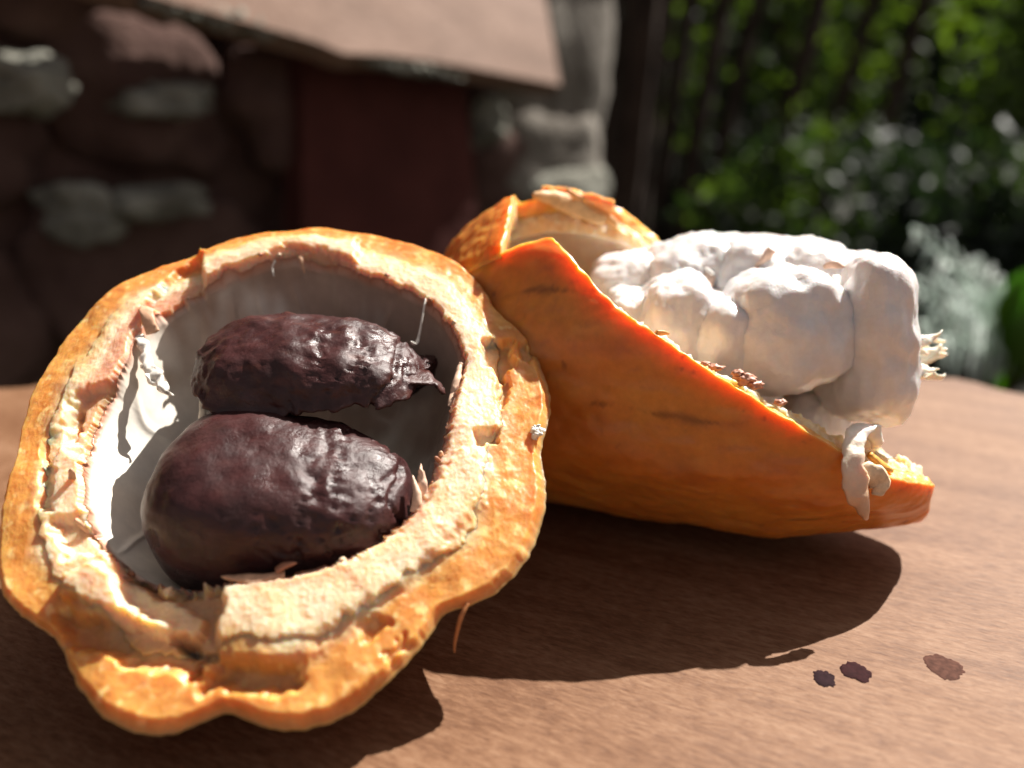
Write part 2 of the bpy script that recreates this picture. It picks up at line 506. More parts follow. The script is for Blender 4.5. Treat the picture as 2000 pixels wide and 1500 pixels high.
    call = np.concatenate([co, cr[1:], np.broadcast_to(np.array((0.7, 0.5, 0.25)), hid.shape)], 0)
    mesh_obj('rind', Pall.reshape(-1, 3), grid_faces(Pall.shape[0], n), M_rind, root, call.reshape(-1, 3))
    # flesh: raised inner band of the broken face
    ms = 78
    q = np.linspace(0, 1, ms)[:, None]
    S = sb[None] + (1 - sb)[None] * q
    R = Ro[None] + (Ri - Ro)[None] * S
    Uf, Vf = R * np.cos(th), R * np.sin(th)
    Wf = height(Uf, Vf, S) + 0.0005 * sstep(0, 0.05, q)
    cf = colour(Uf, Vf, S, Wf)
    Pf = cup_w(Uf, Vf, Wf)
    kk = np.linspace(0, 1, 14)
    h1 = np.stack([cup_w((Rb - 0.0003) * (1 - x) ** 0.5 * np.cos(th), (Rb - 0.0003) * (1 - x) ** 0.5 * np.sin(th), (Wr[-1] - 0.0005) * (1 - x) - x * (Di - 0.0006)) for x in kk[::-1]], 0)
    Dc = D - 0.0085
    h2 = np.stack([cup_w((Ri + 0.0004) * (1 - x ** 1.7) ** 0.55 * np.cos(th), (Ri + 0.0004) * (1 - x ** 1.7) ** 0.55 * np.sin(th), Wf[-1] * (1 - x) - 0.0006 - x * (Dc + 0.001)) for x in kk[1:]], 0)
    Pall = np.concatenate([h1, Pf, h2], 0)
    br = np.array((0.75, 0.6, 0.4))
    call = np.concatenate([np.broadcast_to(br, h1.shape), cf, np.broadcast_to(br, h2.shape)], 0)
    fleshy = mesh_obj('flesh', Pall.reshape(-1, 3), grid_faces(Pall.shape[0], n), M_flesh, root, call.reshape(-1, 3))
    # lining: smooth white membrane of the cavity with long folds
    rows = 110
    d = np.linspace(0, 1, rows)[:, None]
    kr = (1 - d ** 1.7) ** 0.55
    RL = Ri[None] + (Ris * 0.988 - Ri)[None] * sstep(0.0, 0.07, d)
    Q = np.stack([kr * Ris * np.cos(th), kr * Ris * np.sin(th), -d * 0.03 + 0 * th], -1)
    fold = 0.0010 * fbm(Q * np.array([45, 32, 60]), 2, 91) * sstep(0, 0.3, d)
    fold = fold + 0.0005 * np.exp(-(fbm(Q * np.array([80, 35, 35]), 2, 93) / 0.10) ** 2) * sstep(0.05, 0.3, d)
    rr = (RL - fold) * kr
    Wl = Wf[-1][None] * (1 - d) ** 9 + 0.0001 - d * Dc + 0.0002 * (d <= 0)
    Ul, Vl = rr * np.cos(th), rr * np.sin(th)
    Pl = cup_w(Ul, Vl, Wl)
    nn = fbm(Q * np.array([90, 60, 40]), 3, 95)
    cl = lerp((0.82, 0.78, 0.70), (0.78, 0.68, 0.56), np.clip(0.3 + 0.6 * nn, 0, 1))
    tan_shade = sstep(-0.2, 0.9, (Vl * 0.75 + Ul * 0.65) / 0.04 + 0.8 * nn) * 0.75
    cl = lerp(cl, (0.34, 0.225, 0.165), tan_shade * 1.15)  # tan towards the upper right, with the cavity's shade painted into the colour
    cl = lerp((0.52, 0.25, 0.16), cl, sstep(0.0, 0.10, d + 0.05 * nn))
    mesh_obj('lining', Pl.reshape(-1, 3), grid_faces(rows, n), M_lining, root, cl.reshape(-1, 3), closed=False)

    # torn bits, fibres and membrane strips on the rim
    def cp(px, py, w): return on_plane(px, py, CP, CN) + CN * w * 1e-3
    white = (0.82, 0.78, 0.70); tan = (0.62, 0.36, 0.22); brown = (0.42, 0.18, 0.10)
    strand('membrane_strip', [cp(270,650,0), cp(282,690,-1), cp(300,730,-3), cp(318,745,-5)], [.0006, .0014, .0012, .0003], .0004, M_strand, root, n=44, side=(1, .3, 0), ragged=.0010, seed=1, col=white)
    strand('membrane_strip', [cp(268,700,-2), cp(290,725,-3), cp(312,735,-4)], [.0006, .0013, .0004], .0005, M_strand, root, n=30, side=(.3, 1, 0), ragged=.0011, seed=41, col=white)
    strand('membrane_strip', [cp(385,690,-9), cp(372,710,-6), cp(376,740,-7), cp(362,780,-10), cp(372,830,-14)], [.0005, .0013, .0009, .0008, .0014], .0003, M_strand, root, side=(1, .2, 0), ragged=.0005, seed=2, col=(0.8, 0.72, 0.58))
    strand('membrane_strip', [cp(280,605,1), cp(292,620,2.2), cp(298,650,0)], [.0004, .0014, .0012], .0004, M_strand, root, side=(1, .2, 0), ragged=.0004, seed=3, col=tan)
    strand('fibre', [cp(832,590,1), cp(826,612,0), cp(815,640,-3), cp(808,655,-3), cp(800,655,-2)], [.0002, .0002, .0003, .0006, .0001], .0002, M_strand, root, seed=4, col=white)
    strand('fibre', [cp(588,505,1), cp(590,515,1), cp(593,528,-1)], [.0008, .0005, .0001], .0003, M_strand, root, seed=5, col=tan)
    strand('fibre', [cp(540,515,1), cp(532,522,0), cp(533,534,-1)], [.0003, .0002, .0001], .0002, M_strand, root, seed=6, col=white)
    strand('splinter', [cp(822,975,0), cp(826,950,1.5), cp(824,918,3)], [.0014, .0008, .0001], .0004, M_strand, root, seed=7, col=(0.78, 0.52, 0.38), ragged=.0005)
    strand('splinter', [cp(812,1000,0), cp(815,970,1.5), cp(808,940,2.4)], [.0012, .0008, .0001], .0005, M_strand, root, seed=8, col=(0.72, 0.5, 0.36), ragged=.0002)
    strand('splinter', [cp(560,1128,1.2), cp(500,1138,1.8), cp(440,1133,2.0)], [.0008, .0011, .0001], .0005, M_strand, root, seed=9, side=(0, 1, .3), col=tan, ragged=.0004)
    strand('splinter', [cp(545,1122,1.8), cp(560,1115,2.2), cp(585,1108,2)], [.0008, .0008, .0001], .0004, M_strand, root, seed=10, side=(0, 1, .3), col=brown)
    strand('splinter', [cp(880,790,-1), cp(890,750,-.5), cp(901,708,0)], [.0004, .0010, .0006], .0006, M_strand, root, seed=11, col=(0.72, 0.48, 0.34), ragged=.0005)
    strand('fibre', [cp(912,1170,-2), cp(898,1195,-3), cp(884,1225,-7), cp(881,1243,-9)], [.0004, .0004, .0003, .0001], .0003, M_strand, root, seed=12, col=(0.5, 0.2, 0.07))
    for k in range(12):
        a = cp(1048 + random.uniform(-8, 6), 846 + random.uniform(-14, 16), -0.8)
        b = a + (CN * random.uniform(.1, 1) + CU * random.uniform(-.2, .9) + CV * random.uniform(-.8, .8)) * .0016
        strand('fibre', [a, (a + b) / 2 + CN * .0003, b], [.0006, .0005, .0002], .0004, M_strand, root, n=8, ns=6, ragged=.0004, seed=k + 60, col=white)
    for k in range(15):   # crumbs of tissue standing up from the inner lip
        i = int(RNG.integers(0, n))
        p = Pf[int(ms * RNG.uniform(0.80, 0.99)), i]
        dirv = CN * RNG.uniform(.3, 1) + (CC - p) / np.linalg.norm(CC - p) * RNG.uniform(-.2, .9) + RNG.normal(0, .3, 3)
        L = RNG.uniform(.0012, .0032)
        strand('torn_bit', [p - CN * .0006, p + dirv * L * .5, p + dirv * L], [.0007, .0006, .0002], .0004, M_strand, fleshy, n=8, ns=6, ragged=.0004, seed=k, col=random.choice([tan, brown, (0.75, 0.55, 0.38)]))
    return root, D
CUP, CUP_D = build_cup()

# ------------------------------------------------------------------ the two dark lumps in the cup
def lump(name, label, px, py, depth_mm, half, egg, roll, seed, scoop=False, rough=0.3, e=2.5, group='dark lumps inside the pod cup'):
    v, f = ICO[6]
    c = on_plane(px, py, CP - CN * depth_mm * 1e-3, CN)
    v = v.copy()
    nrm = (np.abs(v) ** e).sum(1) ** (1 / e)
    v = v / nrm[:, None]
    k = 1 - egg * v[:, 0]
    q = np.c_[v[:, 0], v[:, 1] * k, v[:, 2] * k] * np.array(half)
    # local frame: x right, y into the view, z towards the opening
    P = q
    dirn = v / np.linalg.norm(v, axis=1)[:, None]
    s = 0.0012 * fbm(P * 55 + seed, 3, seed)
    # skin wrinkles and drying cracks
    bend = P[:, 0] + 0.25 * P[:, 2] + 0.004 * fbm(P * 60, 2, seed + 4)
    wr = np.abs(fbm(np.c_[bend * 210, P[:, 1] * 38, P[:, 2] * 38] + 3 * seed, 2, seed + 5))
    wr2 = np.abs(fbm(np.c_[bend * 330, P[:, 1] * 120, P[:, 2] * 120] + 5 * seed, 2, seed + 6))
    mask = sstep(-0.25, 0.45, 0.5 * fbm(P * 60, 2, seed + 8) + P[:, 0] / half[0])
    s -= 0.0011 * (1 - sstep(0.0, 0.10, wr)) * mask + 0.0006 * (1 - sstep(0.0, 0.12, wr2)) * mask
    s += rough * (0.00045 * fbm(P * 260, 3, seed + 9) + 0.0003 * np.maximum(0, fbm(P * 620, 2, seed + 10)))
    s += 0.0001 * fbm(P * 500, 2, seed + 11)
    P = P + dirn * s[:, None]
    if scoop:      # front is hollowed out under a thin ridge
        line = 0.0030 + 0.0012 * np.sin(P[:, 0] * 160) + 0.0008 * fbm(P * 200, 2, 8)
        g = sstep(0.0016, -0.0012, P[:, 2] - line) * sstep(0.010, -0.010, P[:, 1])
        P[:, 1] += g * 0.0190
        lip = np.exp(-((P[:, 2] - line - 0.0012) / 0.0012) ** 2) * sstep(0.0, -0.010, P[:, 1])
        P[:, 1] -= lip * 0.0016
    cr, sr_ = math.cos(roll), math.sin(roll)
    X = P[:, 0] * cr - P[:, 1] * sr_; Y = P[:, 0] * sr_ + P[:, 1] * cr
    base = np.array([0, 0.94, 0.34]); base /= np.linalg.norm(base); up = np.cross(CU, base)
    Wp = c + X[:, None] * CU + Y[:, None] * base + P[:, 2:3] * up
    nn = np.clip(0.5 + 0.6 * fbm(P * 200, 3, seed + 12), 0, 1)
    col = lerp((0.034, 0.0115, 0.0115), (0.060, 0.020, 0.019), nn)
    col = lerp(col, (0.12, 0.040, 0.026), sstep(0.35, 0.8, fbm(P * np.array([120, 400, 400]), 2, seed + 13)) * 0.5 * rough)
    o = mesh_obj(name, Wp, f, M_lump, None, col)
    tag(o, label, 'cacao lump', group)
    return o

lump('cacao_lump', 'large smooth dark brown egg shaped lump with fine cracks at its tapered end', 562, 985, 6.5, (0.0238, 0.0166, 0.0146), 0.16, math.radians(-4), 3, e=2.9)
LU = lump('cacao_lump', 'rough dark brown lump with curled edge wedged behind the smoother lump', 612, 748, 3.8, (0.0242, 0.0150, 0.0130), 0.10, math.radians(-6), 14, scoop=True, rough=1.0)
def cpw(px, py, w): return on_plane(px, py, CP, CN) + CN * w * 1e-3
strand('curled_edge', [cpw(640,735,1.0), cpw(700,738,2.0), cpw(760,742,2.2), cpw(815,745,1.8), cpw(850,755,1.0), cpw(870,770,-.5)], [.0030, .0044, .0046, .0034, .0016, .0003], .0004, M_lump, LU, n=40, side=(0, 1, .25), ragged=.0007, seed=3, col=(0.06, 0.019, 0.016))

# ------------------------------------------------------------------ right pod half: trough shell
XL, XT, XM = -0.034, 0.0970, 0.018
RM, CY0 = 0.0405, 0.1845
def body(x, ph, off=0.0):
    """pod surface: x along the pod, ph = 0 at the bottom, positive towards the camera"""
    x = np.asarray(x, float); ph = np.asarray(ph, float)
    k = np.where(x > XM, (x - XM) / (XT - XM), (XM - x) / (XM - XL))
    R = RM * np.sqrt(np.maximum(0, 1 - np.clip(k, 0, 1) ** 2.25))
    Rr = R * (1 + 0.016 * np.cos(10 * ph) + 0.006 * np.cos(5 * ph + 1)) + off * sstep(0, 0.02, R)
    lift = 0.007 * sstep(0.055, XT, x) + 0.004 * sstep(0.0, XL, x)
    cz = 0.0 + lift + R * (1 + 0.016 - 0.01)
    cy = CY0 - 0.028 * (x - 0.03) / 0.08
    return np.stack([x + 0 * ph, cy - np.sin(ph) * Rr, cz - np.cos(ph) * Rr], -1)

FR = np.array([(700,640),(900,548),(930,520),(1000,486),(1080,462),(1150,545),(1200,600),(1300,668),(1400,737),(1500,800),(1560,836),(1650,890),(1700,922),(1750,940),(1900,960)], float)

def solve_front(x):
    out = np.zeros_like(x)
    ph = np.linspace(0.15, 2.9, 240)
    for i, xx in enumerate(x):
        px, py = project(body(np.full_like(ph, xx), ph))
        want = np.interp(px, FR[:, 0], FR[:, 1])
        d = py - want                      # positive while still below the rim
        idx = np.where(d < 0)[0]
        out[i] = ph[idx[0]] if len(idx) else ph[-1]
    return out

def build_trough():
    root = empty('cacao_pod_half', (0.04, 0.175, 0.0), 'orange cacao pod shell lying on its side with white pulp rising from it', 'cacao pod')
    nx = 360
    tt = np.linspace(0, 1, nx)
    x = XL + 0.0004 + (XT - XL - 0.0006) * (0.5 - 0.5 * np.cos(np.pi * (0.06 + 0.94 * tt)) - (0.5 - 0.5 * math.cos(math.pi * 0.06))) / (1 - (0.5 - 0.5 * math.cos(math.pi * 0.06)))
    pf = solve_front(x)
    k = np.ones(5) / 5
    pf = np.convolve(np.r_[[pf[0]] * 2, pf, [pf[-1]] * 2], k, 'valid')
    pf = pf + 0.010 * fbm(np.c_[x * 260, x * 0, x * 0], 3, 5)
    pb = np.interp(x, [XL, 0.0, 0.012, 0.028, 0.044, 0.058, 0.078, 0.092, XT], [2.95, 2.9, 2.78, 2.55, 2.25, 1.85, 1.40, 1.15, 1.0])
    pb = pb + 0.03 * fbm(np.c_[x * 150, x * 0 + 3, x * 0], 3, 6)
    TH_R, TH_F = 0.0042, 0.0095
    def skin(off, m):
        q = np.linspace(0, 1, m)[:, None]
        ph = -pb[None] + (pf + pb)[None] * q
        Rloc = RM * np.sqrt(np.maximum(0, 1 - np.clip(np.where(x > XM, (x - XM) / (XT - XM), (XM - x) / (XM - XL)), 0, 1) ** 2.25))
        o = -np.minimum(off, Rloc * (0.42 if off < 0.006 else 0.80))
        P = body(np.broadcast_to(x, ph.shape), ph)
        C = body(x, 0 * x); 
        k_ = (Rloc + o) / np.maximum(Rloc, 1e-5)
        axis = np.stack([x, CY0 - 0.028 * (x - 0.03) / 0.08, C[:, 2] + Rloc * 1.022], -1)
        return axis[None] + (P - axis[None]) * k_[None, :, None], ph
    A, phA = skin(0.0, 220)
    B, _ = skin(TH_R, 60)
    B2, _ = skin(TH_R + 0.0003, 60)
    Cc, _ = skin(TH_F, 120)
    def edge(a, b, m, seed, amp, bulge):
        q = np.linspace(0, 1, m + 2)[1:-1][:, None, None]
        P = a[None] * (1 - q) + b[None] * q
        nz = fbm(P * 420, 4, seed) * amp * np.sin(np.pi * q[..., 0]) ** 0.5
        P = P.copy()
        P[..., 2] += nz + bulge * np.sin(np.pi * q[..., 0])
        P[..., 0] += 0.6 * fbm(P * 520, 3, seed + 3) * amp
        return P
    # closed section: outer skin (back rim -> front rim), front broken edge, inner side back, rear broken edge
    EF = edge(A[-1], B[-1], 10, 31, 0.0006, 0.0004); EB = edge(B[0], A[0], 10, 32, 0.0006, 0.0004)
    L = np.concatenate([A, EF, B[::-1], EB], 0)
    pA = A.reshape(-1, 3)
    ph = phA[..., None] + 0 * A[..., :1]
    n1 = np.clip(0.5 + 0.6 * fbm(pA * np.array([40, 80, 80]), 4, 41), 0, 1)
    cA = lerp((0.57, 0.165, 0.020), (0.70, 0.275, 0.044), n1)
    # brown scars in the furrows, long along the pod
    phf = phA.reshape(-1) + 0.03 * fbm(pA * np.array([70, 20, 20]), 3, 43)
    fd = np.abs(np.mod(phf, 0.6283) - 0.3142)
    run = fbm(np.stack([pA[:, 0] * 60, np.floor(phf / 0.6283) * 7.3, 0 * phf], -1), 3, 49)
    cA = lerp(cA, (0.085, 0.022, 0.012), np.exp(-(fd / (0.008 + 0.024 * sstep(0.3, 0.8, run))) ** 2) * sstep(0.12, 0.45, run) * 0.6)
    cA = lerp(cA, (0.34, 0.085, 0.02), sstep(0.25, 0.8, fbm(pA * np.array([30, 60, 60]), 4, 40)) * 0.45)
    sp = fbm(pA * 420, 3, 44)
    cA = lerp(cA, (0.20, 0.055, 0.02), sstep(0.62, 0.85, sp) * 0.8 * sstep(0.0, 0.5, fbm(pA * 60, 2, 39)))
    cA = lerp(cA, (0.72, 0.36, 0.10), sstep(0.2, 0.9, fbm(pA * np.array([60, 200, 200]), 4, 38)) * 0.35)
    cA = lerp(cA, (0.42, 0.13, 0.05), sstep(0.35, 0.6, fbm(pA * np.array([40, 420, 420]), 3, 37)) * 0.30)
    cA = lerp(cA, (0.52, 0.30, 0.22), sstep(0.6, 1.0, fbm(pA * 120, 3, 45)) * 0.4 * sstep(0.075, 0.10, pA[:, 0]))
    A2 = A.copy()
    dn = (fbm(A * np.array([60, 120, 120]), 3, 36) * 0.0007 + fbm(A * np.array([200, 400, 400]), 3, 46) * 0.00022)[..., None]
    axis0 = A.mean(0, keepdims=True)
    L[:A.shape[0]] = A + (A - axis0) / (np.linalg.norm(A - axis0, axis=-1, keepdims=True) + 1e-6) * dn
    def ecol(E, seed, lo=(0.66, 0.28, 0.05), hi=(0.80, 0.46, 0.14)):
        q = np.clip(0.5 + 0.7 * fbm(E.reshape(-1, 3) * 380, 3, seed), 0, 1)
        return lerp(lo, hi, q)
    cL = np.concatenate([cA, ecol(EF, 47), np.broadcast_to((0.7, 0.35, 0.08), B.reshape(-1, 3).shape), ecol(EB, 48)], 0)
    def closed(name, Lx, cx, mat):
        m = Lx.shape[0]
        F = grid_faces(m, nx, wrap_c=False, wrap_r=True, flip=True).tolist()
        F.append([r * nx for r in range(m)]); F.append([r * nx + nx - 1 for r in range(m)][::-1])
        return mesh_obj(name, Lx.reshape(-1, 3), F, mat, root, cx)
    closed('rind', L, cL, M_shell)
    EF2 = edge(B2[-1], Cc[-1], 16, 33, 0.0016, 0.0012); EB2 = edge(Cc[0], B2[0], 16, 34, 0.0016, 0.0012)
    L2 = np.concatenate([B2, EF2, Cc[::-1], EB2], 0)
    cr = lambda E, s: ecol(E, s, (0.72, 0.42, 0.18), (0.86, 0.70, 0.48))
    cc = Cc[::-1].reshape(-1, 3)
    ci = lerp((0.80, 0.66, 0.50), (0.66, 0.42, 0.28), np.clip(0.4 + 0.6 * fbm(cc * 120, 3, 50), 0, 1))
    c2 = np.concatenate([np.broadcast_to((0.7, 0.4, 0.1), B2.reshape(-1, 3).shape), cr(EF2, 51), ci, cr(EB2, 52)], 0)
    closed('flesh', L2, c2, M_shellin)
    rim_px, _ = project(A[-1]); rim_d = (A[-1] - CAM) @ FWD
    io = np.argsort(rim_px)
    def rt(px): return float(np.interp(px, rim_px[io], rim_d[io]))
    def ra(px, py, off): return at(px, py, rt(px) + off * 1e-3)

    # the raised broken piece behind the front wall, at the blunt end
    def patch(name, x0, x1, p0, p1, off0, off1, th, mat_, cols, skew=0.0, nxp=60, npp=60, seed=0):
        xs = np.linspace(x0, x1, nxp)[None, :]; ph_ = np.linspace(p0, p1, npp)[:, None]
        sx = xs + skew * (ph_ - p0) + 0.0006 * fbm(np.stack([ph_ * 9 + 0 * xs, xs * 0 + seed + 0 * ph_, xs * 0 + 0 * ph_], -1), 3, seed)
        offs = off0 + (off1 - off0) * (xs - x0) / (x1 - x0) + 0 * ph_
        T = body(sx, ph_ + 0 * xs, offs); Bm = body(sx, ph_ + 0 * xs, offs - th)
        # bottom sheet joined by ragged edges
        idx = []
        V = np.concatenate([T.reshape(-1, 3), Bm.reshape(-1, 3)], 0)
        V = V + 0.0004 * np.stack([fbm(V * 300, 3, seed + q) for q in range(3)], -1)
        g = grid_faces(npp, nxp, wrap_c=False)
        F = g.tolist() + (g[:, ::-1] + npp * nxp).tolist()
        off_ = npp * nxp
        def side(a):
            for i in range(len(a) - 1):
                F.append([a[i + 1], a[i], a[i] + off_, a[i + 1] + off_])
        r = lambda i, j: i * nxp + j
        side([r(0, j) for j in range(nxp)]); side([r(i, nxp - 1) for i in range(npp)])
        side([r(npp - 1, j) for j in range(nxp - 1, -1, -1)]); side([r(i, 0) for i in range(npp - 1, -1, -1)])
        top = lerp(cols[0], cols[1], np.clip(0.5 + 0.6 * fbm(T.reshape(-1, 3) * 90, 4, seed + 4), 0, 1))
        bot = lerp(cols[2], cols[3], np.clip(0.5 + 0.6 * fbm(Bm.reshape(-1, 3) * 300, 3, seed + 5), 0, 1))
        return mesh_obj(name, V, F, mat_, root, np.concatenate([top, bot], 0))
    sk = ((0.55, 0.16, 0.02), (0.68, 0.26, 0.04), (0.74, 0.45, 0.18), (0.84, 0.64, 0.38))
    patch('shell_piece', -0.024, -0.0025, 2.45, 3.70, 0.0000, 0.0012, 0.008, M_shell, sk, skew=0.004, seed=61)
    patch('shell_piece', 0.008, 0.026, 3.40, 4.0, 0.0025, -0.001, 0.0025, M_rind, ((0.66, 0.32, 0.10), (0.78, 0.46, 0.18), (0.7, 0.4, 0.16), (0.8, 0.5, 0.24)), seed=71)
    # splinters standing on the back rim
    o1, o2 = (0.62, 0.27, 0.07), (0.70, 0.38, 0.14)
    strand('splinter', [at(1108,372,0.1920), at(1130,388,0.1940), at(1165,412,0.1960), at(1205,440,0.1970)], [.0006, .0012, .0016, .0010], .0006, M_strand, root, side=(0, 0, 1), ragged=.0003, seed=20, col=(o1, o2))
    strand('splinter', [at(1042,380,0.1910), at(1080,388,0.1930), at(1120,405,0.1940), at(1180,432,0.1950)], [.0006, .0022, .0026, .0012], .0006, M_strand, root, side=(0, .4, 1), ragged=.0004, seed=21, col=(o2, (0.78, 0.52, 0.26)))
    strand('splinter', [ra(1280,650,1), ra(1295,650,2), ra(1308,652,3)], [.0010, .0007, .0001], .0004, M_strand, root, n=10, seed=22, col=o2)
    # brown crumbs on the front rim
    v, f = ICO[3]
    for k, (px, py, r) in enumerate([(1378,704,5),(1398,712,8),(1440,722,7),(1456,733,12),(1476,746,9),(1524,780,7)]):
        c = ra(px, py + 6, 4)
        q = v * np.array([1.5, 1, .8]) * (1 + 0.75 * fbm(v * 2.0 + k, 4, k)[:, None]) * r / 1480 * 0.166
        mesh_obj('pulp_crumb', c + q, f, M_strand, root, np.broadcast_to((0.50, 0.24, 0.16), v.shape))
    # curled white strip hanging over the tip
    strand('membrane_strip', [ra(1715,868,4), ra(1703,842,3), ra(1683,838,2), ra(1668,862,0), ra(1666,905,-2), ra(1672,950,-2.5), ra(1685,990,-2.5), ra(1694,1016,-2.5)],
           [.0014, .0018, .0020, .0021, .0022, .0030, .0016, .0002], .0007, M_pulp, root, n=60, side=(1, 0, 0), ragged=.0005, seed=25, col=((0.85, 0.82, 0.76), (0.85, 0.82, 0.76), (0.82, 0.70, 0.56), (0.74, 0.48, 0.30), (0.5, 0.26, 0.13)), ns=14)
    strand('membrane_strip', [ra(1690,905,-2), ra(1705,925,-2.4), ra(1718,945,-2), ra(1712,968,-1.5)], [.0010, .0022, .0024, .0006], .0005, M_strand, root, side=(1, 0, -.5), ragged=.0005, seed=26, col=(0.78, 0.58, 0.38))
    strand('splinter', [ra(1698,888,1), ra(1720,905,1), ra(1742,920,2)], [.0008, .0014, .0004], .0006, M_strand, root, side=(0, 1, .3), seed=27, col=(0.70, 0.34, 0.06), ragged=.0003)
build_trough()

# ------------------------------------------------------------------ white pulp cluster
def build_cluster():
    root = empty('pulp_cluster', at(1480, 760, 0.18), 'cluster of beans wrapped in white pulp standing out of the orange shell', 'cacao beans')
    v, f = ICO[5]
    def bean(px, py, t, hw, hh, hd, e=2.6, roll=0.0, seed=0, taper=-0.12):
        t = t - 0.000018 * (px - 1450)
        c = at(px, py, t)
        s = t / FPX
        q = v / ((np.abs(v) ** e).sum(1) ** (1 / e))[:, None]
        q[:, 0] *= 1 + taper * q[:, 2]; q[:, 1] *= 1 + 0.5 * taper * q[:, 2]
        q = q * np.array([hw * s, hd * s, hh * s])
        a = math.radians(roll)
        q = np.c_[q[:, 0] * math.cos(a) - q[:, 2] * math.sin(a), q[:, 1], q[:, 0] * math.sin(a) + q[:, 2] * math.cos(a)]
        P = c + q
        d = 0.0022 * fbm(P * 45, 2, 77) + 0.0013 * fbm(P * 95, 3, seed) + 0.00045 * fbm(P * np.array([480, 480, 140]), 3, seed + 3) + 0.00006 * fbm(P * 1300, 2, seed + 5)
        P = P + v * d[:, None]
        col = lerp((0.83, 0.81, 0.80), (0.72, 0.62, 0.56), np.clip(0.12 + 0.5 * fbm(P * 130, 3, seed + 7), 0, 1))
        return mesh_obj('pulp_bean', P, f, M_pulp, root, col)
    # front row, left to right
    bean(1238, 600, .1790, 55, 44, 70, seed=1)
    bean(1318, 645, .1770, 78, 108, 100, e=3.2, roll=4, seed=2)
    bean(1398, 680, .1765, 62, 108, 100, e=3.2, roll=-3, seed=3)
    bean(1533, 640, .1745, 126, 120, 110, e=2.8, roll=12, seed=4, taper=-0.22)
    bean(1694, 668, .1765, 76, 172, 110, e=2.5, roll=5, seed=5, taper=-0.2)
    bean(1592, 806, .1930, 62, 54, 60, seed=6)
    bean(1435, 780, .1800, 92, 100, 60, seed=12)
    # upper row behind
    bean(1232, 555, .1930, 84, 60, 80, e=2.8, roll=8, seed=7)
    bean(1350, 536, .1915, 95, 66, 100, e=3.2, roll=7, seed=8)
    bean(1480, 527, .1915, 105, 66, 110, e=3.4, roll=3, seed=9)
    bean(1590, 533, .1895, 98, 68, 115, e=3.2, roll=-5, seed=10)
    bean(1668, 566, .1890, 72, 80, 110, e=2.7, roll=-20, seed=11)
    # core behind the front row
    bean(1450, 640, .2000, 260, 110, 90, seed=13)
    bean(1660, 680, .1990, 110, 130, 90, seed=14)
    wh = (0.84, 0.81, 0.76); tn = (0.66, 0.42, 0.30)
    rnd = random.Random(5)
    for k in range(15):     # frayed white end
        x0 = 1778 + rnd.uniform(-6, 8); y0 = 690 + rnd.uniform(-34, 52)
        x1 = x0 + rnd.uniform(30, 76); y1 = y0 + rnd.uniform(-28, 14)
        t = .1715 + rnd.uniform(-.004, .005)
        strand('pulp_fibre', [at(x0 - 8, y0, t), at((x0 + x1) / 2, (y0 + y1) / 2 + rnd.uniform(-8, 10), t + rnd.uniform(-.002, .002)), at(x1, y1, t)],
               [.0012, rnd.uniform(.0007, .0018), .0002], .0004, M_pulp, root, n=14, side=(rnd.uniform(-.3, .3), rnd.uniform(-.5, .5), 1), ragged=.0006, seed=k, col=(wh, (0.84, 0.78, 0.62)), twist=rnd.uniform(-1, 1))
    strand('pulp_fibre', [at(1735, 575, 0.1694), at(1755, 562, 0.1680), at(1778, 541, 0.1676)], [.0013, .0016, .0010], .0005, M_strand, root, n=12, side=(0, .4, 1), ragged=.0005, seed=31, col=(wh, tn))
    strand('pulp_fibre', [at(1462, 565, 0.1788), at(1480, 530, 0.1770), at(1508, 490, 0.1760)], [.0014, .0022, .0012], .0005, M_strand, root, n=14, side=(1, .2, 0), ragged=.0007, seed=32, col=((0.8, 0.68, 0.58), tn))
    strand('pulp_fibre', [at(1610, 522, 0.1696), at(1630, 517, 0.1688), at(1650, 521, 0.1689)], [.0004, .0010, .0003], .0004, M_strand, root, n=12, side=(0, 0, 1), ragged=.0003, seed=33, col=tn)
    strand('pulp_fibre', [at(1372, 545, 0.1819), at(1385, 535, 0.1807), at(1388, 560, 0.1796)], [.0008, .0014, .0005], .0004, M_strand, root, n=12, side=(1, 0, 0), ragged=.0004, seed=34, col=((0.8, 0.7, 0.6), tn))
    strand('pulp_fibre', [at(1395, 537, 0.1800), at(1378, 528, 0.1808), at(1362, 532, 0.1821)], [.0003, .0008, .0003], .0004, M_strand, root, n=10, side=(0, 0, 1), seed=35, col=wh)
    strand('pulp_fibre', [at(1635, 540, 0.1702), at(1634, 575, 0.1677), at(1630, 610, 0.1673)], [.0010, .0012, .0004], .0004, M_pulp, root, n=14, side=(1, 0, 0), ragged=.0004, seed=36, col=wh)
    strand('pulp_fibre', [at(1432, 590, 0.1748), at(1430, 615, 0.1739), at(1424, 640, 0.1740)], [.0012, .0012, .0004], .0004, M_pulp, root, n=14, side=(1, 0, 0), ragged=.0005, seed=37, col=wh)
build_cluster()

